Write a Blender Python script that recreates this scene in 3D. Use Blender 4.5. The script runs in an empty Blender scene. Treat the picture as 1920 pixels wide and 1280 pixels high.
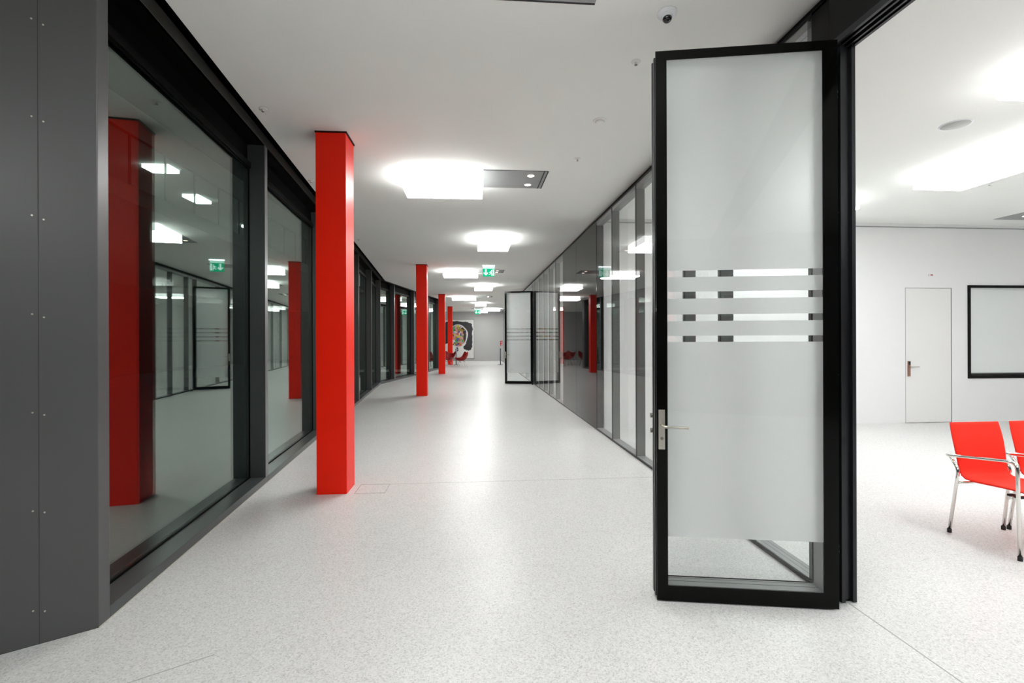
import bpy, bmesh, math, random
from mathutils import Vector, Matrix

random.seed(4)
S = bpy.context.scene
COL = S.collection
PI = math.pi

# ---------------------------------------------------------------- camera, world, exposure
# the world axes follow the corridor: +Y down the corridor, +X to the bright room, Z up
FPX = 906.67                      # focal length in pixels of the 1920 px frame (17 mm on 36 mm)
TH = math.atan((960 - 886.6) / FPX)
cam_d = bpy.data.cameras.new('camera')
cam_d.sensor_width = 36.0
cam_d.lens = 36.0 * FPX / 1920.0
cam_d.shift_y = -3.0 / 1920.0
cam_d.clip_end = 200
cam = bpy.data.objects.new('camera', cam_d)
COL.objects.link(cam)
cam.matrix_world = (Matrix.Translation((0, 0, 1.5)) @ Matrix.Rotation(-TH, 4, 'Z')
                    @ Matrix.Rotation(PI / 2, 4, 'X') @ Matrix.Rotation(-0.0033, 4, 'Z'))
S.camera = cam

world = bpy.data.worlds.new('night')
S.world = world
world.use_nodes = True
world.node_tree.nodes['Background'].inputs[0].default_value = (0.55, 0.75, 1.0, 1)
world.node_tree.nodes['Background'].inputs[1].default_value = 0.004

S.view_settings.view_transform = 'Standard'
S.view_settings.look = 'None'
S.view_settings.gamma = 1
S.view_settings.exposure = 0.27
S.cycles.max_bounces = 16
S.cycles.diffuse_bounces = 6
S.cycles.glossy_bounces = 10
S.cycles.transparent_max_bounces = 48
S.cycles.transmission_bounces = 10
S.cycles.caustics_reflective = False
S.cycles.caustics_refractive = False
S.cycles.sample_clamp_indirect = 6.0
S.cycles.blur_glossy = 0.3

LIGHT_CORR = 23.5      # emission of the corridor light boxes
LIGHT_ROOM = 14.0     # emission of the bright room's light boxes
LIGHT_ROOM2 = 13.0

HC = 3.54             # ceiling height

# ---------------------------------------------------------------- materials
MATS = {}


def new_mat(name):
    m = bpy.data.materials.new(name)
    m.use_nodes = True
    MATS[name] = m
    nt = m.node_tree
    return m, nt, nt.nodes['Principled BSDF'], nt.nodes['Material Output']


def node(nt, typ, **kw):
    n = nt.nodes.new(typ)
    for k, v in kw.items():
        setattr(n, k, v)
    return n


def plain(name, col, rough=0.5, metal=0.0, spec=0.5, noise=0.0, nscale=8.0, bump=0.0, bscale=300.0, coat=0.0):
    m, nt, b, out = new_mat(name)
    b.inputs['Roughness'].default_value = rough
    b.inputs['Metallic'].default_value = metal
    b.inputs['Specular IOR Level'].default_value = spec
    b.inputs['Coat Weight'].default_value = coat
    tc = node(nt, 'ShaderNodeTexCoord')
    nz = node(nt, 'ShaderNodeTexNoise')
    nz.inputs['Scale'].default_value = nscale
    nt.links.new(tc.outputs['Object'], nz.inputs['Vector'])
    mx = node(nt, 'ShaderNodeMix', data_type='RGBA')
    c = (*col, 1)
    mx.inputs[6].default_value = tuple(x * (1 - noise) for x in col) + (1,)
    mx.inputs[7].default_value = tuple(min(1, x * (1 + noise)) for x in col) + (1,)
    nt.links.new(nz.outputs['Fac'], mx.inputs[0])
    nt.links.new(mx.outputs[2], b.inputs['Base Color'])
    if bump:
        n2 = node(nt, 'ShaderNodeTexNoise')
        n2.inputs['Scale'].default_value = bscale
        nt.links.new(tc.outputs['Object'], n2.inputs['Vector'])
        bp = node(nt, 'ShaderNodeBump')
        bp.inputs['Strength'].default_value = bump
        bp.inputs['Distance'].default_value = 0.002
        nt.links.new(n2.outputs['Fac'], bp.inputs['Height'])
        nt.links.new(bp.outputs['Normal'], b.inputs['Normal'])
    return m


def glow(name, col, strength):
    m, nt, b, out = new_mat(name)
    nt.nodes.remove(b)
    e = node(nt, 'ShaderNodeEmission')
    e.inputs[0].default_value = (*col, 1)
    e.inputs[1].default_value = strength
    nt.links.new(e.outputs[0], out.inputs[0])
    return m


def glass(name, tint, r0, rtint=(1, 1, 1), rmax=1.0, rough=0.0, power=5.0):
    """clear sheet glass: straight transmission with an angle-dependent mirror share"""
    m, nt, b, out = new_mat(name)
    nt.nodes.remove(b)
    lw = node(nt, 'ShaderNodeLayerWeight')
    lw.inputs[0].default_value = 0.5
    p = node(nt, 'ShaderNodeMath', operation='POWER')
    nt.links.new(lw.outputs['Facing'], p.inputs[0])
    p.inputs[1].default_value = power
    mu = node(nt, 'ShaderNodeMath', operation='MULTIPLY_ADD')
    nt.links.new(p.outputs[0], mu.inputs[0])
    mu.inputs[1].default_value = rmax - r0
    mu.inputs[2].default_value = r0
    tr = node(nt, 'ShaderNodeBsdfTransparent')
    tr.inputs[0].default_value = (*tint, 1)
    gl = node(nt, 'ShaderNodeBsdfGlossy')
    gl.inputs['Color'].default_value = (*rtint, 1)
    gl.inputs['Roughness'].default_value = rough
    mx = node(nt, 'ShaderNodeMixShader')
    nt.links.new(mu.outputs[0], mx.inputs[0])
    nt.links.new(tr.outputs[0], mx.inputs[1])
    nt.links.new(gl.outputs[0], mx.inputs[2])
    nt.links.new(mx.outputs[0], out.inputs[0])
    return m


def make_terrazzo():
    m, nt, b, out = new_mat('terrazzo')
    tc = node(nt, 'ShaderNodeTexCoord')
    v1 = node(nt, 'ShaderNodeTexVoronoi')
    v1.inputs['Scale'].default_value = 150.0
    nt.links.new(tc.outputs['Object'], v1.inputs['Vector'])
    r1 = node(nt, 'ShaderNodeValToRGB')
    r1.color_ramp.elements[0].position = 0.0
    r1.color_ramp.elements[0].color = (0.51, 0.505, 0.495, 1)
    r1.color_ramp.elements[1].position = 1.0
    r1.color_ramp.elements[1].color = (0.765, 0.765, 0.755, 1)
    for pos, c in ((0.2, (0.62, 0.62, 0.61)), (0.5, (0.675, 0.675, 0.667)), (0.8, (0.72, 0.72, 0.713))):
        e = r1.color_ramp.elements.new(pos)
        e.color = (*c, 1)
    sp = node(nt, 'ShaderNodeSeparateColor')
    nt.links.new(v1.outputs['Color'], sp.inputs[0])
    nt.links.new(sp.outputs[0], r1.inputs[0])
    # large cloudy variation
    nz = node(nt, 'ShaderNodeTexNoise')
    nz.inputs['Scale'].default_value = 1.3
    nz.inputs['Detail'].default_value = 3
    nt.links.new(tc.outputs['Object'], nz.inputs['Vector'])
    r2 = node(nt, 'ShaderNodeMapRange')
    r2.inputs[3].default_value = 0.95
    r2.inputs[4].default_value = 1.04
    nt.links.new(nz.outputs['Fac'], r2.inputs[0])
    ml = node(nt, 'ShaderNodeVectorMath', operation='SCALE')
    nt.links.new(r1.outputs[0], ml.inputs[0])
    nt.links.new(r2.outputs[0], ml.inputs['Scale'])
    nt.links.new(ml.outputs[0], b.inputs['Base Color'])
    b.inputs['Roughness'].default_value = 0.30
    b.inputs['Specular IOR Level'].default_value = 0.16
    return m


def make_film():
    m, nt, b, out = new_mat('frosted_film')
    nt.nodes.remove(b)
    tl = node(nt, 'ShaderNodeBsdfTranslucent')
    tl.inputs[0].default_value = (0.98, 0.985, 0.985, 1)
    df = node(nt, 'ShaderNodeBsdfDiffuse')
    df.inputs[0].default_value = (0.86, 0.89, 0.89, 1)
    rf = node(nt, 'ShaderNodeBsdfRefraction')
    rf.inputs['Color'].default_value = (1, 1, 1, 1)
    rf.inputs['Roughness'].default_value = 0.6
    rf.inputs['IOR'].default_value = 1.42
    m1 = node(nt, 'ShaderNodeMixShader')
    m1.inputs[0].default_value = 0.25
    nt.links.new(tl.outputs[0], m1.inputs[1])
    nt.links.new(df.outputs[0], m1.inputs[2])
    m2 = node(nt, 'ShaderNodeMixShader')
    m2.inputs[0].default_value = 0.40
    nt.links.new(m1.outputs[0], m2.inputs[1])
    nt.links.new(rf.outputs[0], m2.inputs[2])
    nt.links.new(m2.outputs[0], out.inputs[0])
    return m


def make_painting():
    """patches of loose colour, for the middle of an abstract canvas"""
    m, nt, b, out = new_mat('paint_patches')
    tc = node(nt, 'ShaderNodeTexCoord')
    nz = node(nt, 'ShaderNodeTexNoise')
    nz.inputs['Scale'].default_value = 3.0
    mixv = node(nt, 'ShaderNodeMix', data_type='RGBA')
    mixv.inputs[0].default_value = 0.25
    nt.links.new(tc.outputs['Object'], nz.inputs['Vector'])
    nt.links.new(tc.outputs['Object'], mixv.inputs[6])
    nt.links.new(nz.outputs['Color'], mixv.inputs[7])
    v = node(nt, 'ShaderNodeTexVoronoi')
    v.inputs['Scale'].default_value = 9.0
    nt.links.new(mixv.outputs[2], v.inputs['Vector'])
    sp = node(nt, 'ShaderNodeSeparateColor')
    nt.links.new(v.outputs['Color'], sp.inputs[0])
    r = node(nt, 'ShaderNodeValToRGB')
    r.color_ramp.interpolation = 'CONSTANT'
    cols = [(0.0, (0.62, 0.10, 0.05)), (0.12, (0.30, 0.22, 0.02)), (0.24, (0.70, 0.68, 0.66)), (0.36, (0.03, 0.35, 0.12)),
            (0.46, (0.55, 0.25, 0.25)), (0.56, (0.10, 0.08, 0.32)), (0.66, (0.02, 0.02, 0.03)), (0.76, (0.60, 0.52, 0.05)),
            (0.86, (0.45, 0.32, 0.45)), (0.94, (0.65, 0.35, 0.30))]
    r.color_ramp.elements[0].position = 0
    r.color_ramp.elements[0].color = (*cols[0][1], 1)
    r.color_ramp.elements[1].position = cols[1][0]
    r.color_ramp.elements[1].color = (*cols[1][1], 1)
    for p, c in cols[2:]:
        e = r.color_ramp.elements.new(p)
        e.color = (*c, 1)
    nt.links.new(sp.outputs[0], r.inputs[0])
    nt.links.new(r.outputs[0], b.inputs['Base Color'])
    b.inputs['Roughness'].default_value = 0.6
    return m


plain('ceiling_paint', (0.90, 0.915, 0.885), 0.9, spec=0.1, noise=0.015, nscale=1.5, bump=0.10, bscale=220)
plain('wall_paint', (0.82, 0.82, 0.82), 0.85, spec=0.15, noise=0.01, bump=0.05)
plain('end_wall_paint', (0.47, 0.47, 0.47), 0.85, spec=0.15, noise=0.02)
plain('door_paint', (0.80, 0.795, 0.79), 0.45, spec=0.3, noise=0.01)
plain('grey_metal', (0.090, 0.091, 0.093), 0.36, metal=0.25, spec=0.5, noise=0.05, nscale=3, bump=0.02)
plain('frame_metal', (0.068, 0.076, 0.077), 0.33, metal=0.2, spec=0.5, noise=0.05, nscale=3)
plain('fascia', (0.075, 0.077, 0.070), 0.5, spec=0.3)
plain('edge_metal', (0.19, 0.195, 0.20), 0.30, metal=0.4, spec=0.5, noise=0.04)
plain('shadow_gap', (0.003, 0.003, 0.003), 0.6, spec=0.05)
plain('head_black', (0.0025, 0.0025, 0.0025), 0.5, spec=0.05)
plain('red_paint', (0.95, 0.015, 0.0005), 0.40, spec=0.25, noise=0.03, nscale=2)
plain('column_cap', (0.03, 0.005, 0.004), 0.6, spec=0.1)
plain('black_panel', (0.005, 0.005, 0.005), 0.02, spec=0.2)
plain('black_frame', (0.002, 0.002, 0.0018), 0.10, spec=0.13)
plain('black_rail', (0.003, 0.003, 0.0032), 0.28, spec=0.15)
plain('black_aluminium', (0.030, 0.031, 0.035), 0.30, metal=0.6, spec=0.5, noise=0.05)
plain('grey_post', (0.105, 0.108, 0.106), 0.45, spec=0.4, noise=0.03)
plain('grey_liner', (0.24, 0.25, 0.25), 0.40, spec=0.4, metal=0.3, noise=0.03)
plain('rail_groove', (0.03, 0.03, 0.03), 0.5)
plain('steel', (0.56, 0.53, 0.47), 0.30, metal=0.9, noise=0.03)
plain('dull_steel', (0.23, 0.22, 0.19), 0.35, metal=0.8)
plain('chrome', (0.80, 0.79, 0.76), 0.10, metal=1.0)
plain('red_fabric', (0.95, 0.030, 0.014), 0.75, spec=0.25, noise=0.06, nscale=60, bump=0.15, bscale=900)
plain('red_shell', (0.26, 0.005, 0.005), 0.55, spec=0.3, noise=0.05)
plain('rubber', (0.012, 0.012, 0.012), 0.6)
plain('white_plastic', (0.74, 0.75, 0.78), 0.35, spec=0.4)
plain('ivory_plastic', (0.80, 0.80, 0.76), 0.5, spec=0.3)
plain('dome_black', (0.008, 0.008, 0.010), 0.05, spec=0.7)
plain('speaker_mesh', (0.47, 0.48, 0.46), 0.7, noise=0.05, nscale=300)
plain('panel_grey', (0.33, 0.34, 0.34), 0.45, metal=0.3, noise=0.03)
plain('dark_slot', (0.01, 0.01, 0.01), 0.6)
plain('joint', (0.40, 0.39, 0.37), 0.6)
plain('joint_dark', (0.12, 0.115, 0.11), 0.6)
plain('seal_cream', (0.52, 0.50, 0.43), 0.6)
plain('canvas', (0.74, 0.74, 0.73), 0.7, noise=0.05, nscale=5)
plain('canvas_black', (0.022, 0.021, 0.026), 0.55, noise=0.5, nscale=14)
plain('canvas_pale', (0.62, 0.63, 0.66), 0.6, noise=0.1, nscale=20)
plain('picture_frame', (0.24, 0.23, 0.20), 0.5)
plain('red_sign', (0.55, 0.02, 0.02), 0.5)
plain('post_grey', (0.11, 0.115, 0.12), 0.4, metal=0.4)
plain('gallery_paint', (0.30, 0.31, 0.30), 0.9, spec=0.1)
plain('blind', (0.84, 0.85, 0.85), 0.7, noise=0.02)
plain('copper', (0.33, 0.17, 0.12), 0.35, metal=0.6)
plain('seam', (0.035, 0.035, 0.037), 0.6)
make_terrazzo()
make_film()
make_painting()
glow('light_corridor', (0.995, 1.0, 0.98), LIGHT_CORR)
glow('light_room', (0.995, 1.0, 1.0), LIGHT_ROOM)
glow('light_room_far', (0.98, 1.0, 0.985), LIGHT_ROOM2)
SIDE = 0.18           # the sides of a light box give off less than its underside
glow('light_corridor_side', (0.995, 1.0, 0.98), LIGHT_CORR * SIDE)
glow('light_room_side', (0.995, 1.0, 1.0), LIGHT_ROOM * 0.13)
glow('light_room_far_side', (0.98, 1.0, 0.985), LIGHT_ROOM2 * SIDE)
glow('light_gallery_side', (0.9, 1.0, 0.97), 5.0)
glow('light_gallery', (0.9, 1.0, 0.97), 9.0)
glow('spot_glow', (1.0, 0.86, 0.72), 3.5)
glow('sign_white', (0.75, 1.0, 0.93), 1.25)
glow('sign_green', (0.01, 0.50, 0.24), 1.0)
glow('sign_top', (0.62, 1.0, 0.85), 1.1)
glow('sign_lamp', (0.85, 0.9, 1.0), 7.0)
glass('window_glass', (0.80, 0.88, 0.85), 0.19, rtint=(0.90, 1.0, 0.95))
glass('partition_glass', (0.99, 0.995, 0.993), 0.015, rmax=0.9, power=7.0)
glass('door_glass', (0.985, 0.993, 0.992), 0.02)

# ---------------------------------------------------------------- mesh helpers


class MB:
    """collects shapes and links them as one mesh object"""

    def __init__(self):
        self.bm = bmesh.new()

    def box(self, x0, x1, y0, y1, z0, z1, M=None):
        vs = [Vector(p) for p in ((x0, y0, z0), (x1, y0, z0), (x1, y1, z0), (x0, y1, z0),
                                  (x0, y0, z1), (x1, y0, z1), (x1, y1, z1), (x0, y1, z1))]
        if M is not None:
            vs = [M @ v for v in vs]
        v = [self.bm.verts.new(p) for p in vs]
        for f in ((0, 3, 2, 1), (4, 5, 6, 7), (0, 1, 5, 4), (1, 2, 6, 5), (2, 3, 7, 6), (3, 0, 4, 7)):
            self.bm.faces.new([v[i] for i in f])
        return self

    def prism(self, pts, z0, z1, M=None):
        """pts: ground outline counter-clockwise"""
        lo = [Vector((p[0], p[1], z0)) for p in pts]
        hi = [Vector((p[0], p[1], z1)) for p in pts]
        if M is not None:
            lo = [M @ p for p in lo]
            hi = [M @ p for p in hi]
        a = [self.bm.verts.new(p) for p in lo]
        b = [self.bm.verts.new(p) for p in hi]
        n = len(pts)
        self.bm.faces.new(list(reversed(a)))
        self.bm.faces.new(b)
        for i in range(n):
            j = (i + 1) % n
            self.bm.faces.new((a[i], a[j], b[j], b[i]))
        return self

    def ring(self, c, axis, r, n, up=None):
        axis = Vector(axis).normalized()
        u = axis.orthogonal().normalized() if up is None else (Vector(up) - Vector(up).dot(axis) * axis).normalized()
        w = axis.cross(u)
        return [self.bm.verts.new(Vector(c) + r * (math.cos(2 * PI * i / n) * u + math.sin(2 * PI * i / n) * w)) for i in range(n)]

    def cyl(self, p, q, r, n=16, r2=None):
        p, q = Vector(p), Vector(q)
        ax = q - p
        up = ax.orthogonal()
        a = self.ring(p, ax, r, n, up)
        b = self.ring(q, ax, r if r2 is None else r2, n, up)
        for i in range(n):
            j = (i + 1) % n
            self.bm.faces.new((a[i], a[j], b[j], b[i])).smooth = True
        self.bm.faces.new(list(reversed(a)))
        self.bm.faces.new(b)
        return self

    def lathe(self, prof, c=(0, 0, 0), n=24, M=None):
        """prof: (r, z) pairs about the vertical through c"""
        rows = []
        for r, z in prof:
            row = []
            for i in range(n):
                p = Vector((c[0] + r * math.cos(2 * PI * i / n), c[1] + r * math.sin(2 * PI * i / n), c[2] + z))
                row.append(self.bm.verts.new(M @ p if M is not None else p))
            rows.append(row)
        for a, b in zip(rows, rows[1:]):
            for i in range(n):
                j = (i + 1) % n
                self.bm.faces.new((a[i], a[j], b[j], b[i])).smooth = True
        self.bm.faces.new(list(reversed(rows[0])))
        self.bm.faces.new(rows[-1])
        return self

    def tube(self, pts, r, n=12, bend=0.05):
        """round tube through pts, with the corners rounded"""
        pts = [Vector(p) for p in pts]
        path = [pts[0]]
        for i in range(1, len(pts) - 1):
            a, b, c = pts[i - 1], pts[i], pts[i + 1]
            d = min(bend, (a - b).length * 0.45, (c - b).length * 0.45)
            s, e = b + (a - b).normalized() * d, b + (c - b).normalized() * d
            for k in range(7):
                t = k / 6
                path.append((1 - t) ** 2 * s + 2 * t * (1 - t) * b + t * t * e)
        path.append(pts[-1])
        rings = []
        up = None
        for i, p in enumerate(path):
            if i == 0:
                ax = path[1] - p
            elif i == len(path) - 1:
                ax = p - path[i - 1]
            else:
                ax = (path[i + 1] - p).normalized() + (p - path[i - 1]).normalized()
            ax = ax.normalized()
            if up is None:
                up = ax.orthogonal()
            up = (up - up.dot(ax) * ax).normalized()
            rings.append(self.ring(p, ax, r, n, up))
        for a, b in zip(rings, rings[1:]):
            for i in range(n):
                j = (i + 1) % n
                self.bm.faces.new((a[i], a[j], b[j], b[i])).smooth = True
        self.bm.faces.new(list(reversed(rings[0])))
        self.bm.faces.new(rings[-1])
        return self

    def plate(self, pts, origin, ex, ez, thick, ey):
        """flat outline pts (u, v) extruded by thick along ey"""
        o, ex, ez, ey = Vector(origin), Vector(ex), Vector(ez), Vector(ey)
        a = [self.bm.verts.new(o + ex * u + ez * v) for u, v in pts]
        b = [self.bm.verts.new(o + ex * u + ez * v + ey * thick) for u, v in pts]
        n = len(pts)
        self.bm.faces.new(a)
        self.bm.faces.new(list(reversed(b)))
        for i in range(n):
            j = (i + 1) % n
            self.bm.faces.new((a[i], b[i], b[j], a[j]))
        return self

    def build(self, name, mat, parent=None, bevel=0.0):
        bmesh.ops.recalc_face_normals(self.bm, faces=self.bm.faces[:])
        if bevel:
            ed = [e for e in self.bm.edges if len(e.link_faces) == 2 and e.calc_face_angle(0) > 0.6]
            bmesh.ops.bevel(self.bm, geom=ed, offset=bevel, segments=2, affect='EDGES', profile=0.6, clamp_overlap=True)
        me = bpy.data.meshes.new(name)
        self.bm.to_mesh(me)
        self.bm.free()
        me.materials.append(MATS[mat])
        o = bpy.data.objects.new(name, me)
        COL.objects.link(o)
        if parent is not None:
            o.parent = parent
        return o


def tag(o, label=None, cat=None, group=None, kind=None):
    if label:
        o['label'] = label
    if cat:
        o['category'] = cat
    if group:
        o['group'] = group
    if kind:
        o['kind'] = kind
    return o


def empty(name, loc=(0, 0, 0), rz=0.0, parent=None):
    o = bpy.data.objects.new(name, None)
    o.empty_display_size = 0.1
    COL.objects.link(o)
    o.location = loc
    o.rotation_euler = (0, 0, rz)
    if parent is not None:
        o.parent = parent
    return o


def copy_tree(o, parent=None):
    kids = list(o.children)
    c = o.copy()
    COL.objects.link(c)
    if parent is not None:
        c.parent = parent
    for ch in kids:
        copy_tree(ch, c)
    return c


# ---------------------------------------------------------------- the shell
# facade line on the left: two straight runs with a kink
FA = Vector((-1.958, 2.70))
FK = Vector((-3.141, 16.87))
FE = Vector((-1.705, 25.07))
d1 = (FK - FA).normalized()
d2 = (FE - FK).normalized()
n1 = Vector((-d1.y, d1.x))     # towards the outside
n2 = Vector((-d2.y, d2.x))
P0 = Vector((-2.257, 2.51))
dp = (P0 - FA).normalized()
P00 = FA + dp * 2.6            # pier face carries on out of the picture

fl_pts = [(-4.6, -5), (12, -5), (12, 36), (-6.2, 36), (-6.2, 25.3), (FE.x, FE.y), (FK.x, FK.y), (FA.x, FA.y), (P00.x, P00.y)]
tag(MB().prism(fl_pts, -0.12, 0.0).build('floor', 'terrazzo'), kind='structure')

# corridor ceiling: stops short of the facade, leaving a shadow gap
gi = -0.15
ceil_pts = [(-4.6, -5), (2.095, -5), (2.095, 36), (-7, 36), (-7, 25.6),
            (FE.x - n2.x * 0.15 + 0.0, 25.3),
            (FE.x + n2.x * gi, FE.y + n2.y * gi),
            (FK.x + (n1.x + n2.x) / 2 * gi * 1.02, FK.y + (n1.y + n2.y) / 2 * gi),
            (FA.x + n1.x * gi + 0.02, FA.y + n1.y * gi - 0.14),
            (P00.x + 0.10, P00.y - 0.14), (-4.6, P00.y - 0.14)]
ce = MB().prism(ceil_pts, HC, HC + 0.02).build('ceiling', 'ceiling_paint')
tag(ce, kind='structure')
tag(MB().box(2.20, 12, -5, 8.05, HC, HC + 0.10).build('ceiling', 'ceiling_paint'), kind='structure')
tag(MB().box(2.20, 9, 10.7, 36, HC, HC + 0.10).build('ceiling', 'ceiling_paint'), kind='structure')
tag(MB().box(-3.38, 12.2, -5.2, 36.2, 3.86, 3.96).box(-7.2, -3.38, 25.2, 36.2, 3.86, 3.96).box(-4.7, -3.38, -5.2, 1.3, 3.86, 3.96)
    .build('roof_slab', 'shadow_gap'), kind='structure')

# walls
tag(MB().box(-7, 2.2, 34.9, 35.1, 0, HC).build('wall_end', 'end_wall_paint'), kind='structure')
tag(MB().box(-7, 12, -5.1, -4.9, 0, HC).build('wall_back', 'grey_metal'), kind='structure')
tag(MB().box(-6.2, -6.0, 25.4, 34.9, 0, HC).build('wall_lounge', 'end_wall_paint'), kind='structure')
tag(MB().box(-4.6, -4.4, -4.9, P00.y + 0.1, 0, HC).build('wall_left_rear', 'grey_metal'), kind='structure')
tag(MB().prism([(FE.x, FE.y), (FE.x, FE.y + 0.25), (-6.2, 25.55), (-6.2, 25.3)], 0, HC + 0.1).build('wall_lounge_front', 'frame_metal'), kind='structure')

# bright room
rw = MB()
rw.box(2.20, 7.655, 8.0, 8.2, 0, HC)
rw.box(7.655, 8.555, 8.0, 8.2, 2.405, HC)
rw.box(8.555, 8.86, 8.0, 8.2, 0, HC)
rw.box(8.86, 10.7, 8.0, 8.2, 0, 0.78)
rw.box(8.86, 10.7, 8.0, 8.2, 2.455, HC)
rw.box(10.7, 11.3, 8.0, 8.2, 0, HC)
tag(rw.build('wall_room_far', 'wall_paint'), kind='structure')
tag(MB().box(11.1, 11.3, -5, 8.0, 0, HC).build('wall_room_right', 'wall_paint'), kind='structure')
tag(MB().box(2.2, 11.1, 7.985, 8.0, 3.47, 3.485).build('trim_1', 'panel_grey'), kind='structure')
# second room behind the far glazing
r2 = MB().box(2.2, 8, 10.60, 10.72, 0, HC)
r2.box(2.2, 8.2, 34.9, 35.1, 0, HC)
r2.box(8, 8.2, 10.6, 34.9, 0, HC)
tag(r2.build('wall_second_room', 'wall_paint'), kind='structure')

# ---- left pier, clad in riveted grey sheet
pj = FA + d1 * 0.09
pier = MB().prism([(P00.x, P00.y), (FA.x, FA.y), (pj.x, pj.y), (pj.x + n1.x * 0.3, pj.y + n1.y * 0.3),
                   (P00.x - 0.25, P00.y + 0.4)], 0, 3.86).build('wall_left', 'grey_metal', bevel=0.004)
tag(pier, kind='structure')
e3 = Vector((dp.x, dp.y, 0))
nn = Vector((-dp.y, dp.x, 0))
if nn.dot(Vector((1, -1, 0))) < 0:
    nn = -nn
Mp = Matrix((( -dp.x, nn.x, 0, FA.x), (-dp.y, nn.y, 0, FA.y), (0, 0, 1, 0), (0, 0, 0, 1)))
for s in (0.224, 0.85):
    sm = MB().box(-s - 0.0015, -s + 0.0015, 0, 0.0012, 0.0, 3.7, Mp).build('panel_seam', 'seam', pier)
for s in (0.204, 0.246):
    for z in (0.172, 0.664, 1.149, 1.635, 2.122, 2.61, 3.092):
        c = FA.to_3d() + e3 * s + Vector((0, 0, z - (0.0 if s > 0.22 else 0.015)))
        MB().cyl(c, c + nn * 0.003, 0.0042, 10).build('rivet', 'steel', pier)
# pale sealant line along the foot of the facade
tag(MB().box(-0.0, 13.9, -0.006, 0.0, 0, 0.004,
             Matrix.Translation((FA.x, FA.y, 0)) @ Matrix.Rotation(math.atan2(d1.y, d1.x), 4, 'Z'))
    .build('trim_2', 'seal_cream'), kind='structure')


# ---- facade bays
def facade_bay(idx, A, d, s0, s1, mull=True):
    ang = math.atan2(d.y, d.x)
    o = A + d * s0
    L = s1 - s0
    w = empty('window_%d' % idx, (o.x, o.y, 0), ang)
    tag(w, kind='structure')
    m = 0.08 if mull else 0.0
    MB().box(0, L, 0, 0.21, 0, 0.067).build('sill', 'frame_metal', w, bevel=0.003)
    gl = MB().box(0.0, L - m, 0.158, 0.17, 0.067, 3.30).build('window_pane', 'window_glass', w)
    g = MB()
    g.box(0, L - m, 0.150, 0.158, 0.067, 0.078)
    g.box(L - m - 0.012, L - m, 0.150, 0.158, 0.078, 3.29)
    g.box(0, L - m, 0.150, 0.158, 3.285, 3.30)
    g.build('gasket', 'head_black', w)
    MB().box(0, L - m, 0.135, 0.21, 3.30, 3.36).build('head_rail', 'black_rail', w)
    MB().box(0, L - m, 0.0, 0.21, 3.36 + 0.19, 3.66).build('soffit', 'head_black', w)
    MB().box(0, L - m, 0.17, 0.21, 3.36, 3.55).build('head_panel', 'head_black', w)
    if mull:
        MB().box(L - m, L, 0.003, 0.21, 0.067, 3.55).build('mullion', 'frame_metal', w)
        MB().box(L - m, L, 0.0, 0.003, 0.067, 3.55).build('mullion_face', 'edge_metal', w)
    return w


s_list = [0.09, 2.66, 5.36, 7.25, 9.23, 11.72, 14.20]
idx = 1
for a, b in zip(s_list, s_list[1:]):
    facade_bay(idx, FA, d1, a, b)
    idx += 1
s2_list = [0.0, 1.46, 3.96, 6.30, 8.30]
for a, b in zip(s2_list, s2_list[1:]):
    facade_bay(idx, FK, d2, a, b)
    idx += 1
for nm, A, d, L in (('trim_3', FA, d1, 14.22), ('trim_4', FK, d2, 8.325)):
    M = Matrix.Translation((A.x, A.y, 0)) @ Matrix.Rotation(math.atan2(d.y, d.x), 4, 'Z')
    tag(MB().box(0, L, -0.004, 0.02, 3.55, 3.655, M).build(nm, 'fascia'), kind='structure')

# ---- upper gallery across the courtyard, seen dimly through the left windows
gy = MB()
gy.box(-15, -6.0, -5, 42, 3.95, 4.25)
gy.box(-15, -6.0, -5, 42, 7.4, 7.6)
tag(gy.build('wall_gallery', 'gallery_paint'), kind='structure')
tag(MB().box(-15.2, -15, -5, 42, 0, 7.6).build('wall_gallery_back', 'frame_metal'), kind='structure')
rl = MB().box(-6.03, -6.0, 5, 34, 5.12, 5.16)
for i in range(24):
    rl.box(-6.02, -6.005, 6.0 + 1.0 * i, 6.05 + 1.0 * i, 4.25, 5.12)
tag(rl.build('trim_8', 'frame_metal'), kind='structure')

# ---- right-hand glazed partition
WX0, WX1 = 2.05, 2.178


def glazed_bay(n, y0, y1, post_at_far=True):
    """one partition module; its post stands at the far end"""
    w = empty('window_%d' % n, (WX0, y0, 0), 0)
    tag(w, kind='structure')
    L = y1 - y0
    MB().box(0.0, 0.008, 0.003, L - 0.003, 0.022, 3.455).build('window_pane', 'partition_glass', w)
    MB().box(0.120, 0.128, 0.003, L - 0.003, 0.022, 3.455).build('window_pane', 'partition_glass', w)
    MB().box(0.009, 0.119, 0.0, 0.05, 0.03, 3.40).build('post', 'grey_post', w)
    MB().box(0.0, 0.009, -0.003, 0.003, 0.022, 3.455).build('pane_joint', 'rubber', w)
    li = MB()
    li.box(0.009, 0.119, 0.05, L, 0.0, 0.03)
    li.box(0.009, 0.119, 0.05, L, 3.40, 3.47)
    li.build('liner', 'grey_liner', w)
    gv = MB()
    for x in (0.045, 0.083):
        gv.box(x, x + 0.003, 0.05, L, 0.03, 0.0306)
        gv.box(x, x + 0.003, 0.05, L, 3.3994, 3.40)
    gv.build('liner_groove', 'rail_groove', w)
    return w


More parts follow.
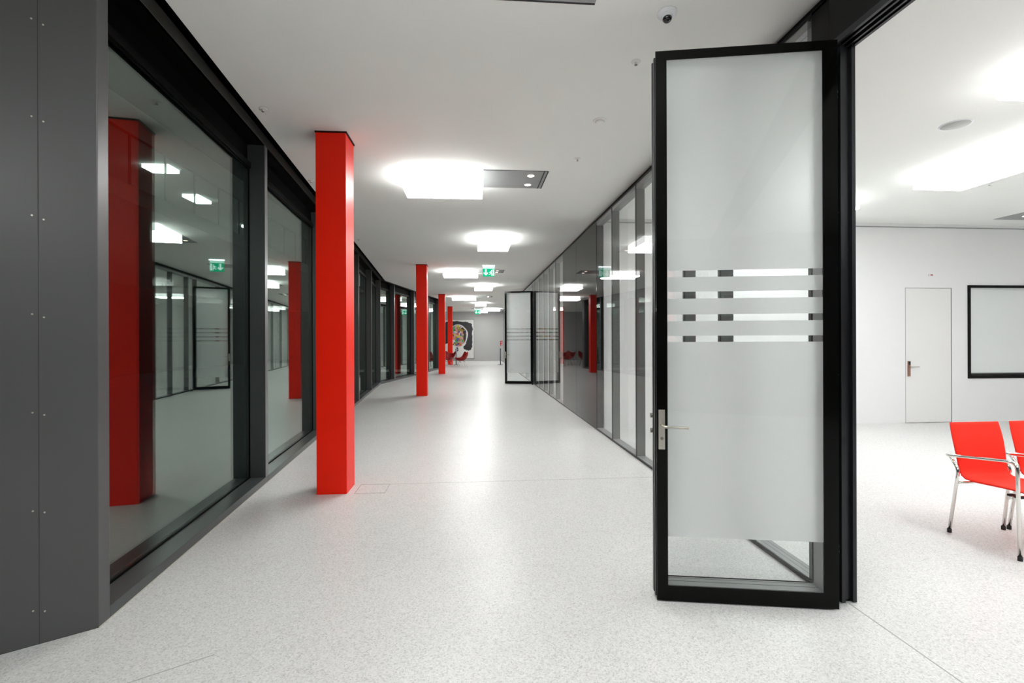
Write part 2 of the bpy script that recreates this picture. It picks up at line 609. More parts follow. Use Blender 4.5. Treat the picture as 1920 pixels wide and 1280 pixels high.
ys = [2.77, 3.874, 4.559, 5.953, 7.011, 7.911]
n = 20
for a, b in zip(ys, ys[1:]):
    glazed_bay(n, a, b)
    n += 1
ys2 = [10.885, 11.906, 12.921, 13.90, 14.871, 15.976, 16.62]
for a, b in zip(ys2, ys2[1:]):
    glazed_bay(n, a, b)
    n += 1
yy = 16.62
while yy < 34.5:
    glazed_bay(n, yy, min(yy + 2.03, 34.89))
    n += 1
    yy += 2.03

wr = empty('wall_right', (0, 0, 0))
tag(wr, kind='structure')
for a, b in ((7.911, 9.473), (9.477, 10.885)):
    MB().box(WX0, WX0 + 0.008, a + 0.002, b - 0.002, 0.022, 3.455).build('wall_panel', 'black_panel', wr)
MB().box(WX0 + 0.009, WX1, 7.96, 10.885, 0.0, 3.47).build('panel_core', 'shadow_gap', wr)
MB().box(WX0 + 0.0, WX1, 2.445 + 0.16, 34.9, 0.0, 0.022).build('base_rail', 'black_rail', wr)
MB().box(WX0 + 0.045, WX1 + 0.03, -5, 34.9, 3.47, 3.70).build('top_rail', 'shadow_gap', wr)
MB().box(WX0, WX1, 2.6, 34.9, 3.455, 3.475).build('top_edge', 'black_rail', wr)
# wide black post beside the opening
MB().box(WX0, WX1, 2.625, 2.77, 0.022, 3.47).build('wall_panel', 'black_frame', wr)
jb = MB()
jb.box(WX0 + 0.004, WX1, 2.600, 2.625, 0.012, 3.20)
jb.box(WX0 + 0.030, WX0 + 0.052, 2.580, 2.600, 0.004, 3.20)
jb.box(WX1 - 0.030, WX1 - 0.008, 2.580, 2.600, 0.004, 3.20)
jb.build('jamb', 'black_aluminium', wr)
# beam with the leaf track above the opening
bm_ = MB()
bm_.box(WX0, WX1, -5, 2.625, 3.20, 3.47)
bm_.build('beam', 'black_rail', wr)
tk = MB()
for a, b in ((0.0, 0.018), (0.038, 0.050), (0.078, 0.090), (0.110, 0.128)):
    tk.box(WX0 + a, WX0 + b, -5, 2.60, 3.165, 3.20)
tk.build('track', 'black_aluminium', wr)
# floor track line in the opening
tag(MB().box(2.119, 2.125, -5, 2.58, 0.0, 0.0012).build('trim_5', 'joint'), kind='structure')
tag(MB().box(-0.87, 2.05, 5.128, 5.133, 0.0, 0.0008).build('trim_6', 'joint'), kind='structure')
tag(MB().box(-3.3, -1.3, 1.95, 1.955, 0.0, 0.0008,
             Matrix.Translation((-2.1, 2.3, 0)) @ Matrix.Rotation(0.55, 4, 'Z') @ Matrix.Translation((2.1, -2.3, 0)))
    .build('trim_7', 'joint'), kind='structure')

# ---- white door and blind-covered window in the bright room
dr = empty('door_1', (7.655, 8.0, 0))
tag(dr, kind='structure')
MB().box(0.012, 0.888, 0.006, 0.05, 0.008, 2.395).build('door_leaf', 'door_paint', dr)
fr = MB()
fr.box(0, 0.010, 0.0, 0.06, 0, 2.405)
fr.box(0.890, 0.90, 0.0, 0.06, 0, 2.405)
fr.box(0.010, 0.890, 0.0, 0.06, 2.397, 2.405)
fr.build('door_frame', 'panel_grey', dr)
hd = MB().box(0.048, 0.092, -0.014, 0.006, 0.83, 1.10).build('lock_plate', 'copper', dr, bevel=0.003)
MB().box(0.052, 0.088, -0.018, -0.014, 1.035, 1.095).build('card_reader', 'rubber', hd)
MB().tube([(0.07, -0.014, 1.00), (0.07, -0.055, 1.00), (0.215, -0.055, 1.00)], 0.008, bend=0.015).build('lever', 'steel', dr)
wn = empty('window_50', (8.86, 8.0, 0.78))
tag(wn, kind='structure')
f = MB()
f.box(0, 0.045, -0.02, 0.06, 0, 1.675)
f.box(1.795, 1.84, -0.02, 0.06, 0, 1.675)
f.box(0.045, 1.795, -0.02, 0.06, 0, 0.045)
f.box(0.045, 1.795, -0.02, 0.06, 1.63, 1.675)
f.build('window_frame', 'black_frame', wn)
MB().box(0.045, 1.795, 0.0, 0.008, 0.045, 1.63).build('window_pane', 'partition_glass', wn)
MB().box(0.06, 1.78, 0.03, 0.034, 0.10, 1.63).build('blind', 'blind', wn)
MB().box(0.06, 1.78, 0.025, 0.039, 0.085, 0.10).build('blind_bar', 'grey_liner', wn)
MB().box(0.0, 1.84, 0.058, 0.062, 0, 1.675).build('backing', 'head_black', wn)


# ---------------------------------------------------------------- the glass leaves (movable partition doors)
def glass_leaf(label, L, R, H=3.15):
    L, R = Vector(L), Vector(R)
    W = (R - L).length
    ang = math.atan2(R.y - L.y, R.x - L.x)
    t = empty('glass_door', (L.x, L.y, 0), ang)
    tag(t, label, 'door')
    T = 0.13
    z0 = 0.008
    lb, rb, bb, tb = 0.062, W - 0.078, 0.092, H - 0.052
    for y0, y1 in ((0.0, 0.005), (T - 0.005, T)):
        fm = MB()
        fm.box(0, lb, y0, y1, z0, H)
        fm.box(rb, W, y0, y1, z0, H)
        fm.box(lb, rb, y0, y1, z0, bb)
        fm.box(lb, rb, y0, y1, tb, H)
        fm.build('frame_border', 'black_frame', t)
    core = MB()
    core.box(0.012, 0.040, 0.005, T - 0.005, z0 + 0.01, H - 0.01)
    core.box(W - 0.040, W - 0.012, 0.005, T - 0.005, z0 + 0.01, H - 0.01)
    core.box(0.040, W - 0.040, 0.005, T - 0.005, z0 + 0.01, bb - 0.01)
    core.box(0.040, W - 0.040, 0.005, T - 0.005, tb + 0.01, H - 0.01)
    core.build('frame_core', 'black_rail', t)
    for x0, x1 in ((-0.004, 0.012), (W - 0.012, W + 0.004)):
        rib = MB()
        for a, b in ((0.030, 0.048), (0.080, 0.098)):
            rib.box(x0, x1, a, b, z0 + 0.01, H - 0.02)
        rib.build('edge_seal', 'black_aluminium', t)
    li = MB()
    li.box(lb - 0.02, lb, 0.014, T - 0.014, bb, tb)
    li.box(rb, rb + 0.02, 0.014, T - 0.014, bb, tb)
    li.box(0.045, W - 0.045, 0.014, T - 0.014, bb - 0.01, bb)
    li.box(0.045, W - 0.045, 0.014, T - 0.014, tb, tb + 0.01)
    li.build('frame_liner', 'grey_liner', t)
    g = MB()
    g.box(lb, rb, 0.063, 0.066, bb, bb + 0.0008)
    g.box(lb, rb, 0.100, 0.103, bb, bb + 0.0008)
    g.build('liner_groove', 'rail_groove', t)
    MB().box(lb, rb, 0.0005, 0.005, bb, tb).build('glass_pane', 'door_glass', t)
    MB().box(lb, rb, T - 0.005, T - 0.0005, bb, tb).build('glass_pane', 'door_glass', t)
    zs = [0.372, 1.485, 1.520, 1.604, 1.642, 1.732, 1.771, 1.854, 1.892, tb]
    for a, b in zip(zs[0::2], zs[1::2]):
        fl = MB()
        fl.bm.faces.new([fl.bm.verts.new(p) for p in ((lb, 0.006, a), (rb, 0.006, a), (rb, 0.006, b), (lb, 0.006, b))])
        fl.build('frosted_film', 'frosted_film', t)
    # lever handle on a long plate
    pl = MB().box(0.010, 0.046, -0.006, 0.0, 0.872, 1.098).build('handle_plate', 'steel', t, bevel=0.001)
    MB().cyl((0.028, -0.006, 0.935), (0.028, -0.011, 0.935), 0.009, 14).build('lock_cylinder', 'dull_steel', pl)
    MB().tube([(0.028, -0.006, 1.008), (0.028, -0.052, 1.008), (0.165, -0.052, 1.004)], 0.0075, bend=0.018).build('lever', 'steel', t)
    for z in (0.955, 1.045):
        MB().cyl((-0.012, T + 0.004, z), (0.004, T + 0.004, z), 0.014, 12).build('latch_bolt', 'dull_steel', t)
    for z in (0.32, 0.35, 1.3, 2.2, 2.84, 2.87):
        MB().cyl((W, 0.02, z), (W + 0.009, 0.02, z), 0.005, 8).build('hinge_pin', 'steel', t)
    return t


glass_leaf('tall frosted glass door leaf with thick black frame, standing open in the foreground', (1.048, 2.696), (2.010, 2.513))
glass_leaf('small distant frosted glass door leaf with black frame, open down the corridor', (1.093, 16.542), (2.029, 16.300), 3.16)
tag(MB().cyl((1.985, 16.05, 0), (1.985, 16.05, 0.055), 0.022, 16).build('door_stop', 'rubber'),
    'small black floor door stop in front of the distant glass leaf', 'door stop')

# ---------------------------------------------------------------- red columns
for k, (y, lab) in enumerate(((4.84, 'nearest red square column, rising beside the floor hatch'),
                              (13.16, 'second red square column along the left windows'),
                              (21.62, 'third red square column from the camera, thin with distance'),
                              (29.53, 'farthest red square column, in front of the painting'))):
    c = empty('red_column', (-1.376, y, 0))
    tag(c, lab, 'column', 'red square columns down the corridor')
    MB().box(-0.144, 0.144, 0, 0.315, 0, 3.525).build('shaft', 'red_paint', c, bevel=0.003)
    MB().box(-0.150, 0.154, -0.006, 0.321, 3.525, 3.545).build('cap', 'column_cap', c)

# floor hatch
h = empty('floor_hatch', (-1.015, 4.99, 0))
tag(h, 'square terrazzo floor hatch with thin metal rim beside the nearest red column', 'floor hatch')
f = MB()
for a in ((-0.148, 0.148, 0.141, 0.147), (-0.148, 0.148, -0.147, -0.1445), (-0.148, -0.144, -0.147, 0.147), (0.1455, 0.148, -0.147, 0.147)):
    f.box(*a, 0.0, 0.0015)
f.build('rim', 'joint_dark', h)
MB().box(-0.144, 0.1455, -0.1445, 0.141, 0.0, 0.0009).build('lid', 'terrazzo', h)


# ---------------------------------------------------------------- ceiling lights
def light_box(label, x0, x1, y0, y1, mat='light_corridor', group='white light boxes along the corridor ceiling', slot=None, spots=2,
              drop=0.165, slot_side=None):
    """a glowing box that hangs out of a long grey ceiling tray; slot: the rest of the tray"""
    t = empty('ceiling_light', ((x0 + x1) / 2, (y0 + y1) / 2, HC))
    tag(t, label, 'ceiling light', group)
    cx, cy = (x0 + x1) / 2, (y0 + y1) / 2
    MB().box(x0 - cx, x1 - cx, y0 - cy, y1 - cy, -drop, -drop + 0.03).build('diffuser', mat, t, bevel=0.004)
    MB().box(x0 - cx, x1 - cx, y0 - cy, y1 - cy, -drop + 0.03, -0.002).build('diffuser_side', mat + '_side', t)
    if slot:
        a0, a1, b0, b1 = slot
        MB().box(a0 - cx, a1 - cx, b0 - cy, b1 - cy, -0.004, 0.0).build('tray', 'panel_grey', t)
        w = 0.014
        gr = []
        if slot_side in ('R', 'L'):
            xe = a1 if slot_side == 'R' else a0
            sg = -1 if slot_side == 'R' else 1
            for o in (0.0, 0.045):
                xs = sorted((xe + sg * o, xe + sg * (o + w)))
                gr.append((xs[0] - cx, xs[1] - cx, b0 - cy, b1 - cy))
            sx = xe + sg * 0.20
            pts = [(sx, b0 + 0.17), (sx, b1 - 0.14)]
        else:
            for o in (0.0, 0.045):
                gr.append((a0 - cx, a1 - cx, b1 - o - w - cy, b1 - o - cy))
            sy = b1 - 0.20
            pts = [(a0 + 0.15, sy), (a1 - 0.15, sy)]
        gr.append((a0 - cx, a1 - cx, b0 - cy - 0.004, b0 - cy + 0.004))
        for q in gr:
            MB().box(*q, -0.0055, -0.004).build('tray_groove', 'dark_slot', t)
        for px, py in pts[:spots]:
            MB().cyl((px - cx, py - cy, -0.004), (px - cx, py - cy, -0.007), 0.042, 20).build('spotlight', 'spot_glow', t)
    return t


light_box('large glowing white ceiling light box nearest the camera, with a grey tray to its right', -0.852, 0.130, 5.80, 6.46,
          slot=(0.130, 0.925, 5.80, 6.46), slot_side='R')
light_box('squarish glowing ceiling light box, second along the corridor', 0.110, 0.745, 9.27, 10.25,
          slot=(0.110, 0.745, 10.25, 11.03), slot_side='F')
light_box('wide ceiling light box just left of the nearest green exit sign', -0.852, 0.150, 14.06, 14.72,
          slot=(0.150, 0.925, 14.06, 14.72), slot_side='R')
light_box('small ceiling light box directly beyond the nearest exit sign, grey tray at its far end', 0.07, 0.73, 17.50, 18.48,
          slot=(0.07, 0.73, 18.48, 19.26), slot_side='F')
light_box('wide ceiling light box in the distance right of the third column', -0.95, 0.15, 22.45, 23.11,
          slot=(0.15, 0.925, 22.45, 23.11), slot_side='R')
light_box('small squarish ceiling light box above the distant exit sign', 0.13, 0.73, 26.15, 27.1)
light_box('wide far ceiling light box beside the top of the distant glass leaf', 0.70, 1.74, 30.9, 31.5,
          slot=(-0.08, 0.70, 30.9, 31.5), slot_side='L')
light_box('farthest ceiling light box near the end wall', 0.45, 1.0, 32.6, 33.5)
# this one stands above and behind the camera, its tray end just enters the picture
light_box('ceiling light tray with grey end cut off by the top of the picture', 0.110, 0.745, 1.05, 2.03,
          slot=(0.110, 0.745, 2.03, 2.893), slot_side='F')
light_box('unseen ceiling light box added behind the camera to light the corridor', -0.852, 0.130, -2.5, -1.84)  # unseen repeat of the nearest wide box, added for lighting

for lab, x0, x1, y0, y1 in (
        ('bright room light box cut off by the right edge of the picture', 4.12, 4.80, 1.75, 3.49),
        ('long slanting bright room light box beyond the round ceiling speaker', 5.54, 6.20, 3.85, 5.67),
        ('bright room light box half hidden behind the black door jamb', 4.55, 5.57, 6.55, 7.15),
        ('unseen extra light box out to the right, added to light the bright room', 8.3, 9.3, 3.2, 3.85),  # this and the next two are out of view, added for more light
        ('unseen extra light box beyond the right edge, added to brighten the bright room', 6.9, 7.55, 0.4, 2.1),
        ('unseen extra light box behind the camera, added for light in the bright room', 4.2, 4.85, -3.0, -1.2)):
    light_box(lab, x0, x1, y0, y1, 'light_room', 'white light boxes in the bright room')
for x, y, q in ((5, 13.0, 'nearest'), (5, 17.5, 'second'), (5, 23.5, 'third'), (5, 30, 'farthest')):
    light_box(q + ' light box inside the far glazed room', x, x + 1.0, y, y + 0.65, 'light_room_far', 'light boxes in the far glazed room')

for x0, x1, y0, y1, lab in ((-10.95, -10.1, 17.0, 17.6, 'dim light box seen highest through the nearest left window'),
                            (-11.6, -11.0, 20.4, 21.4, 'dim slanted light box seen through the right half of the nearest left window'),
                            (-15.0, -14.2, 24.9, 25.5, 'faint light box seen low in the nearest left window'),
                            (-11.7, -10.9, 25.6, 26.3, 'faint light box seen in the second left window'),
                            (-14.6, -13.9, 27.6, 28.3, 'faint far light box behind the left windows')):
    lb_ = light_box(lab, x0, x1, y0, y1, 'light_gallery', 'light boxes across the courtyard', drop=0.12)
    lb_.location.z = 7.4

# ---------------------------------------------------------------- exit signs
def exit_sign(label, x0, x1, y, z0, z1, rod):
    W, H = x1 - x0, z1 - z0
    t = empty('exit_sign', ((x0 + x1) / 2, y, z0))
    tag(t, label, 'exit sign', 'green exit signs under the ceiling')
    MB().box(-W / 2, W / 2, 0.0, 0.012, 0, H * 0.72).build('sign_plate', 'sign_green', t)
    MB().box(-W / 2, W / 2, 0.0, 0.012, H * 0.72, H * 0.93).build('light_edge', 'sign_top', t)
    MB().box(-W / 2, W / 2, -0.02, 0.03, H * 0.93, H).build('lamp_housing', 'sign_lamp' if rod < 0.1 else 'white_plastic', t)
    if rod > 0:
        MB().cyl((0, 0.006, H), (0, 0.006, H + rod), 0.008, 8).build('rod', 'steel', t)
    s = H * 0.72
    for side, yy, sg in (('f', -0.001, 1), ('b', 0.0125, -1)):
        a = MB()
        cx = -W * 0.24 * sg
        a.plate([(cx - 0.09 * s, 0.92 * s), (cx - 0.09 * s, 0.42 * s), (cx - 0.27 * s, 0.56 * s), (cx - 0.27 * s, 0.38 * s), (cx, 0.14 * s),
                 (cx + 0.27 * s, 0.38 * s), (cx + 0.27 * s, 0.56 * s), (cx + 0.09 * s, 0.42 * s), (cx + 0.09 * s, 0.92 * s)],
                (0, yy, 0), (1, 0, 0), (0, 0, 1), 0.0008, (0, 1, 0))
        a.build('arrow', 'sign_white', t)
        r = MB()
        c2 = W * 0.24 * sg
        k = sg
        P = lambda pts: [(c2 + k * u * s, v * s) for u, v in pts]
        ar = ((0, yy, 0), (1, 0, 0), (0, 0, 1), 0.0008, (0, 1, 0))
        # doorway bar, head, torso, arms and legs of the running figure
        r.plate(P([(0.16, 0.12), (0.34, 0.12), (0.34, 0.92), (0.16, 0.92)]), *ar)
        r.plate(P([(-0.06, 0.78), (0.02, 0.86), (0.10, 0.78), (0.02, 0.70)]), *ar)
        r.plate(P([(-0.12, 0.66), (0.06, 0.68), (0.02, 0.42), (-0.12, 0.42)]), *ar)
        r.plate(P([(-0.30, 0.52), (-0.12, 0.66), (-0.10, 0.58), (-0.25, 0.46)]), *ar)
        r.plate(P([(-0.12, 0.44), (0.00, 0.44), (-0.16, 0.26), (-0.33, 0.24), (-0.33, 0.32), (-0.20, 0.33)]), *ar)
        r.plate(P([(-0.10, 0.44), (0.02, 0.44), (0.12, 0.30), (0.08, 0.12), (0.0, 0.12), (0.02, 0.28)]), *ar)
        r.build('running_figure', 'sign_white', t)
    return t


exit_sign('larger green exit sign with white arrow and running figure, nearer of the two', 0.277, 0.597, 13.25, 3.235, 3.535, 0)
exit_sign('smaller green exit sign hanging on a rod, farther down the corridor', 0.10, 0.42, 25.7, 2.87, 3.17, 0.37)


# ---------------------------------------------------------------- ceiling fittings
def sprinkler(label, x, y, group):
    t = empty('sprinkler', (x, y, HC))
    tag(t, label, 'sprinkler', group)
    MB().lathe([(0.036, 0.0), (0.036, -0.002), (0.026, -0.004), (0.012, -0.007)], n=20).build('rosette', 'ivory_plastic', t)
    MB().lathe([(0.009, -0.007), (0.009, -0.014), (0.005, -0.017), (0.004, -0.024)], n=12).build('nozzle', 'white_plastic', t)
    MB().lathe([(0.012, -0.024), (0.012, -0.026)], n=14).build('deflector', 'dull_steel', t)
    return t


gs = 'ceiling sprinklers of the corridor'
sprinkler('sprinkler on the ceiling left of the nearest red column, close to the black window head', -1.835, 4.42, gs)
sprinkler('sprinkler on the ceiling right beside the top of the foreground glass leaf', 1.201, 3.466, gs)
sprinkler('small sprinkler on the ceiling right of the nearest light box tray', 1.182, 5.372, gs)
sprinkler('tiny sprinkler half behind the top left of the nearest red column', -2.05, 6.35, gs)
sprinkler('tiny sprinkler just right of the nearest red column, near the windows', -2.30, 10.0, gs)
sprinkler('tiny distant sprinkler to the right of the nearest exit sign', 1.192, 15.903, gs)
sprinkler('tiny sprinkler on the bright room ceiling right of the long light box', 6.798, 5.849, 'ceiling sprinklers of the bright room')

t = empty('smoke_detector', (1.184, 4.424, HC))
tag(t, 'round pale smoke detector on the ceiling between two sprinklers', 'smoke detector')
MB().lathe([(0.062, 0), (0.062, -0.006), (0.055, -0.009)], n=28).build('base', 'ceiling_paint', t)
MB().lathe([(0.040, -0.009), (0.043, -0.014), (0.036, -0.024), (0.015, -0.027)], n=24).build('sensor_head', 'ceiling_paint', t)
MB().lathe([(0.0432, -0.0135), (0.0432, -0.0150)], n=24).build('inlet_slit', 'panel_grey', t)

t = empty('security_camera', (1.215, 2.93, HC))
tag(t, 'white dome security camera with black bubble on the ceiling', 'security camera')
MB().lathe([(0.060, 0), (0.061, -0.010), (0.054, -0.022), (0.040, -0.030)], n=32).build('housing', 'white_plastic', t)
Mt = Matrix.Translation((-0.004, -0.008, -0.030)) @ Matrix.Rotation(math.radians(-14), 4, 'X')
MB().lathe([(0.034, 0.006), (0.034, -0.012), (0.031, -0.018)], n=28, M=Mt).build('collar', 'white_plastic', t)
prof = [(0.029 * math.cos(a), -0.014 - 0.029 * math.sin(a)) for a in [i * PI / 2 / 8 for i in range(8)]] + [(0.002, -0.043)]
MB().lathe(prof, n=28, M=Mt).build('dome', 'dome_black', t)

t = empty('ceiling_speaker', (4.60, 4.26, HC))
tag(t, 'round grey loudspeaker grille in the bright room ceiling', 'loudspeaker')
MB().lathe([(0.125, 0), (0.125, -0.004), (0.113, -0.006)], n=40).build('rim', 'white_plastic', t)
MB().lathe([(0.112, -0.003), (0.112, -0.0065), (0.02, -0.0068)], n=40).build('grille', 'speaker_mesh', t)

t = empty('ceiling_slot', (9.15, 7.3, HC))
tag(t, 'grey recessed ceiling tray at the right edge of the bright room', 'ceiling vent')
MB().box(-0.25, 0.5, -0.3, 0.3, -0.004, 0).build('tray', 'panel_grey', t)
MB().cyl((0.05, 0.05, -0.004), (0.05, 0.05, -0.007), 0.04, 20).build('spotlight', 'spot_glow', t)

t = empty('wall_sensor', (8.141, 8.0, 2.63))
tag(t, 'tiny white wall sensor with red light above the white door', 'sensor')
MB().box(-0.045, 0.045, -0.018, 0, -0.02, 0.02).build('housing', 'white_plastic', t, bevel=0.004)
MB().box(-0.012, 0.03, -0.021, -0.018, -0.008, 0.010).build('red_lens', 'red_sign', t)


# ---------------------------------------------------------------- conference chairs in the bright room
def make_chair(x, y, rz):
    """front towards -Y, origin midway between the legs"""
    t = empty('conference_chair', (x, y, 0), rz)
    hw = 0.234
    R = 0.0115
    for s in (-1, 1):
        fl = MB().tube([(s * (hw + 0.012), -0.245, 0.012), (s * (hw - 0.005), -0.215, 0.655), (s * (hw + 0.005), 0.215, 0.600),
                        (s * (hw + 0.003), 0.262, 0.596), (s * (hw - 0.030), 0.262, 0.594)], R, bend=0.055)
        fl.build('arm_leg', 'chrome', t)
        rl = MB().tube([(s * hw, 0.245, 0.012), (s * (hw - 0.012), 0.185, 0.50), (s * (hw - 0.022), 0.262, 0.594)], R, bend=0.04)
        rl.build('leg', 'chrome', t)
        for yy, xx in ((-0.245, hw + 0.012), (0.245, hw)):
            MB().cyl((s * xx, yy, 0.0), (s * xx, yy, 0.028), 0.0145, 14).build('foot_cap', 'rubber', t)
    MB().tube([(-hw + 0.012, -0.16, 0.395), (hw - 0.012, -0.16, 0.395)], 0.010).build('seat_bar', 'chrome', t)
    MB().tube([(-hw + 0.012, 0.185, 0.40), (hw - 0.012, 0.185, 0.40)], 0.010).build('seat_bar', 'chrome', t)
    MB().box(-0.19, -0.15, -0.20, -0.12, 0.398, 0.412).build('seat_clip', 'rubber', t)
    # seat and back as one padded shell swept along a bent profile
    prof = [(-0.245, 0.430), (-0.235, 0.443), (-0.16, 0.447), (0.0, 0.436), (0.10, 0.428), (0.155, 0.432), (0.190, 0.455),
            (0.207, 0.50), (0.215, 0.56), (0.230, 0.66), (0.252, 0.76), (0.272, 0.845)]
    wid = [0.20, 0.208, 0.215, 0.215, 0.212, 0.210, 0.209, 0.209, 0.212, 0.220, 0.222, 0.214]
    th = [0.016, 0.022, 0.030, 0.032, 0.032, 0.032, 0.030, 0.028, 0.026, 0.024, 0.022, 0.016]

    def shell(i0, i1, nm):
        bm = bmesh.new()
        rows = []
        NX = 8
        for i in range(i0, i1 + 1):
            a = Vector((0, *prof[max(i - 1, 0)]))
            b = Vector((0, *prof[min(i + 1, len(prof) - 1)]))
            tg = (b - a).normalized()
            nrm = Vector((0, -tg.z, tg.y))         # towards the sitter
            top, bot = [], []
            for k in range(NX + 1):
                u = -1 + 2 * k / NX
                dish = 0.010 * (u * u)
                c = Vector((u * wid[i], *prof[i]))
                edge = 1.0 if abs(u) < 0.99 else 0.55
                top.append(bm.verts.new(c + nrm * (th[i] / 2 * edge + dish)))
                bot.append(bm.verts.new(c - nrm * (th[i] / 2 * edge - dish)))
            rows.append((top, bot))
        for (t0, b0), (t1, b1) in zip(rows, rows[1:]):
            for k in range(NX):
                bm.faces.new((t0[k], t0[k + 1], t1[k + 1], t1[k]))
                bm.faces.new((b0[k], b1[k], b1[k + 1], b0[k + 1]))
            bm.faces.new((t0[0], t1[0], b1[0], b0[0]))
            bm.faces.new((t0[NX], b0[NX], b1[NX], t1[NX]))
        for tt, bb in (rows[0], rows[-1]):
            for k in range(NX):
                bm.faces.new((tt[k], bb[k], bb[k + 1], tt[k + 1]))
        bmesh.ops.recalc_face_normals(bm, faces=bm.faces[:])
        cl = bm.edges.layers.float.get('crease_edge') or bm.edges.layers.float.new('crease_edge')
        for tt, bb in (rows[0], rows[-1]):
            vs = set(tt + bb)
            for e in bm.edges:
                if e.verts[0] in vs and e.verts[1] in vs:
                    e[cl] = 0.75
        for f in bm.faces:
            f.smooth = True
        me = bpy.data.meshes.new(nm)
        bm.to_mesh(me)
        bm.free()
        me.materials.append(MATS['red_fabric'])
        o = bpy.data.objects.new(nm, me)
        COL.objects.link(o)
        o.parent = t
        md = o.modifiers.new('sub', 'SUBSURF')
        md.levels = md.render_levels = 2
    shell(0, 6, 'seat')
    shell(5, 11, 'backrest')
    return t


ch = make_chair(3.915, 3.222, math.radians(1.0))
tag(ch, 'red padded conference chair with chrome arms, wholly in view', 'chair', 'red chairs in the bright room')
c2 = copy_tree(ch)
c2.location = (4.437, 3.235, 0)
c2['label'] = 'red padded conference chair cut off by the right edge of the picture'


# ---------------------------------------------------------------- lounge: shell chairs, posts, painting, letter
def make_lounge_chair():
    """low flared shell on four thin splayed legs, front towards -Y"""
    t = empty('lounge_chair', (0, 0, 0))
    bm = bmesh.new()
    prof = [(-0.30, 0.40, 0.24), (-0.15, 0.37, 0.27), (0.05, 0.36, 0.28), (0.18, 0.42, 0.31), (0.26, 0.55, 0.35), (0.34, 0.76, 0.30)]
    rows = []
    for y, z, w in prof:
        top, bot = [], []
        for k in range(9):
            u = -1 + k / 4
            wing = abs(u) ** 2.2
            p = Vector((u * w, y - 0.13 * wing, z + 0.17 * wing))
            top.append(bm.verts.new(p))
            bot.append(bm.verts.new(p + Vector((0, 0.012 if z > 0.5 else 0, -0.03))))
        rows.append((top, bot))
    for (t0, b0), (t1, b1) in zip(rows, rows[1:]):
        for k in range(8):
            bm.faces.new((t0[k], t0[k + 1], t1[k + 1], t1[k]))
            bm.faces.new((b0[k], b1[k], b1[k + 1], b0[k + 1]))
        bm.faces.new((t0[0], t1[0], b1[0], b0[0]))
        bm.faces.new((t0[8], b0[8], b1[8], t1[8]))
    for tt, bb in (rows[0], rows[-1]):
        for k in range(8):
            bm.faces.new((tt[k], bb[k], bb[k + 1], tt[k + 1]))
    bmesh.ops.recalc_face_normals(bm, faces=bm.faces[:])
    for f in bm.faces:
        f.smooth = True
    me = bpy.data.meshes.new('shell')
    bm.to_mesh(me)
    bm.free()
    me.materials.append(MATS['red_shell'])
    o = bpy.data.objects.new('shell', me)
    COL.objects.link(o)
    o.parent = t
    md = o.modifiers.new('sub', 'SUBSURF')
    md.levels = md.render_levels = 1
    for sx in (-1, 1):
        for sy in (-1, 1):
            MB().cyl((sx * 0.14, sy * 0.10, 0.36), (sx * 0.24, sy * 0.24, 0.0), 0.011, 8).build('leg', 'chrome', t)
    return t


gl = 'red lounge chairs at the corridor end'
proto = make_lounge_chair()
LC = [(-1.35, 27.9, -20, 'red shell lounge chair in front of the farthest red column'),
      (-0.60, 27.1, -75, 'red shell lounge chair seen side on, right of the farthest column'),
      (-1.75, 28.85, 160, 'red shell lounge chair mostly hidden behind the third red column'),
      (-2.28, 27.5, 15, 'red shell lounge chair peeking out left of the third red column')]
for i, (x, y, a, lab) in enumerate(LC):
    o = proto if i == 0 else copy_tree(proto)
    o.location = (x, y, 0)
    o.rotation_euler = (0, 0, math.radians(a))
    tag(o, lab, 'chair', gl)


def barrier_post(label, x, y):
    t = empty('barrier_post', (x, y, 0))
    tag(t, label, 'post', 'grey barrier posts at the corridor end')
    MB().lathe([(0.165, 0), (0.165, 0.018), (0.05, 0.03)], n=28).build('base', 'post_grey', t)
    MB().cyl((0, 0, 0.028), (0, 0, 0.93), 0.03, 16).build('pole', 'post_grey', t)
    MB().cyl((0, 0, 0.93), (0, 0, 0.985), 0.037, 16).build('belt_head', 'post_grey', t)
    return t


barrier_post('grey barrier post in front of the end wall, left of the distant glass leaf', 1.655, 29.16)
barrier_post('grey barrier post in front of the painting', -1.015, 29.50)

t = empty('painting', (-1.085, 34.9, 1.587))
tag(t, 'large abstract painting with black field and oval of coloured patches on end wall', 'painting')
W, Hh = 2.30, 2.77
MB().box(-W / 2, W / 2, -0.035, 0, -Hh / 2, Hh / 2).build('canvas', 'canvas', t)
f = MB()
for a in ((-W / 2 - 0.03, W / 2 + 0.03, Hh / 2, Hh / 2 + 0.03), (-W / 2 - 0.03, W / 2 + 0.03, -Hh / 2 - 0.03, -Hh / 2),
          (-W / 2 - 0.03, -W / 2, -Hh / 2, Hh / 2), (W / 2, W / 2 + 0.03, -Hh / 2, Hh / 2)):
    f.box(a[0], a[1], -0.05, 0, a[2], a[3])
f.build('picture_frame', 'picture_frame', t)
rnd = random.Random(7)


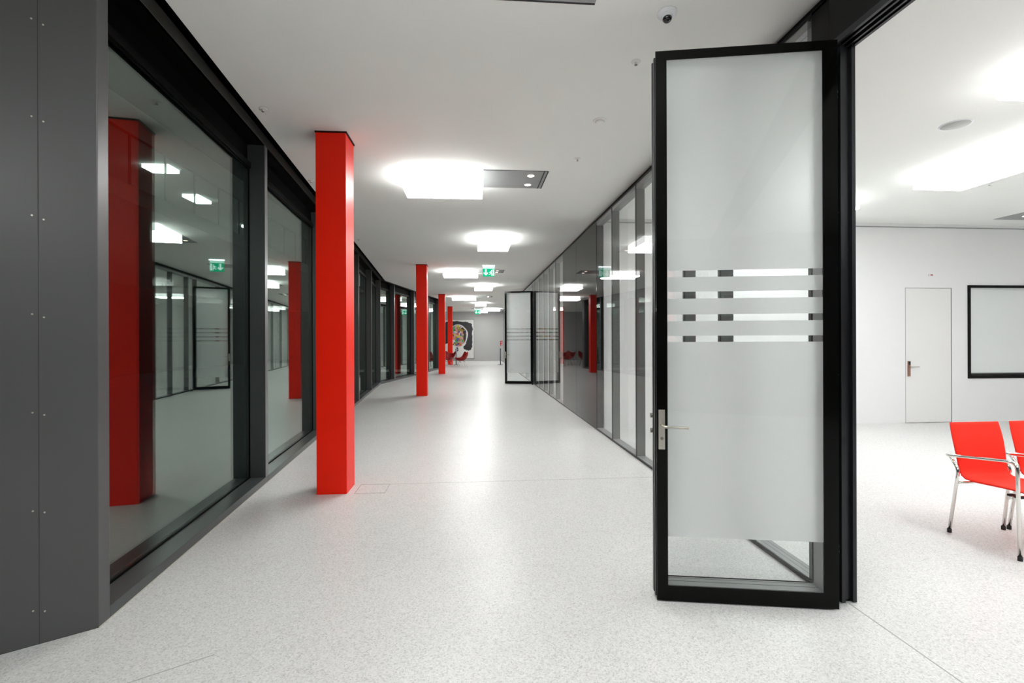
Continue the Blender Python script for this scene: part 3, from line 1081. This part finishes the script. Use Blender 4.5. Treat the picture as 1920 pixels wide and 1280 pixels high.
def blob(pts, jit, nsub=5):
    out = []
    n_ = len(pts)
    for i in range(n_):
        a, b = Vector(pts[i]), Vector(pts[(i + 1) % n_])
        for k in range(nsub):
            p = a.lerp(b, k / nsub)
            out.append((p.x + rnd.uniform(-jit, jit), p.y + rnd.uniform(-jit, jit)))
    return out


AX = dict(ex=(1, 0, 0), ez=(0, 0, 1), thick=0.001, ey=(0, 1, 0))
blk = blob([(-1.08, 1.08), (-0.6, 1.28), (0.3, 1.24), (0.72, 1.20), (1.00, 1.10), (1.07, 0.7), (1.03, 0.1), (1.05, -0.45), (0.98, -0.78),
            (0.75, -0.88), (0.45, -0.72), (0.40, -0.55), (0.62, -0.30), (0.2, -0.2), (-0.6, -0.3), (-1.05, -0.4)], 0.03)
MB().plate(blk, (0, -0.0365, 0), **AX).build('black_field', 'canvas_black', t)
ov = [(0.03 + 0.70 * math.cos(a) * (1 + 0.04 * math.sin(5 * a)), 0.22 + 0.82 * math.sin(a)) for a in [i * 2 * PI / 40 for i in range(40)]]
MB().plate(ov, (0, -0.0380, 0), **AX).build('pale_outline', 'canvas_pale', t)
ov2 = [(0.0 + 0.635 * math.cos(a) * (1 + 0.05 * math.sin(4 * a)), 0.22 + 0.77 * math.sin(a)) for a in [i * 2 * PI / 40 for i in range(40)]]
MB().plate(ov2, (0, -0.0395, 0), **AX).build('colour_patches', 'paint_patches', t)
MB().plate(blob([(0.36, 0.55), (0.55, 0.60), (0.62, 0.2), (0.52, -0.2), (0.40, 0.0), (0.42, 0.3)], 0.02), (0, -0.0410, 0), **AX).build('dark_stroke', 'canvas_black', t)
MB().plate(blob([(-0.12, -0.62), (0.02, -0.60), (0.05, -0.85), (-0.05, -0.92), (-0.02, -0.75)], 0.01, 3), (0, -0.0380, 0), **AX).build('brush_mark', 'canvas_black', t)

t = empty('wall_letter', (2.03, 34.9, 1.07))
tag(t, 'small red letter F on the end wall above a barrier post', 'sign')
f = MB()
f.box(-0.06, -0.01, -0.01, 0, 0.0, 0.36)
f.box(-0.075, 0.10, -0.01, 0, 0.31, 0.36)
f.box(-0.01, 0.08, -0.01, 0, 0.16, 0.21)
f.build('letter', 'red_sign', t)
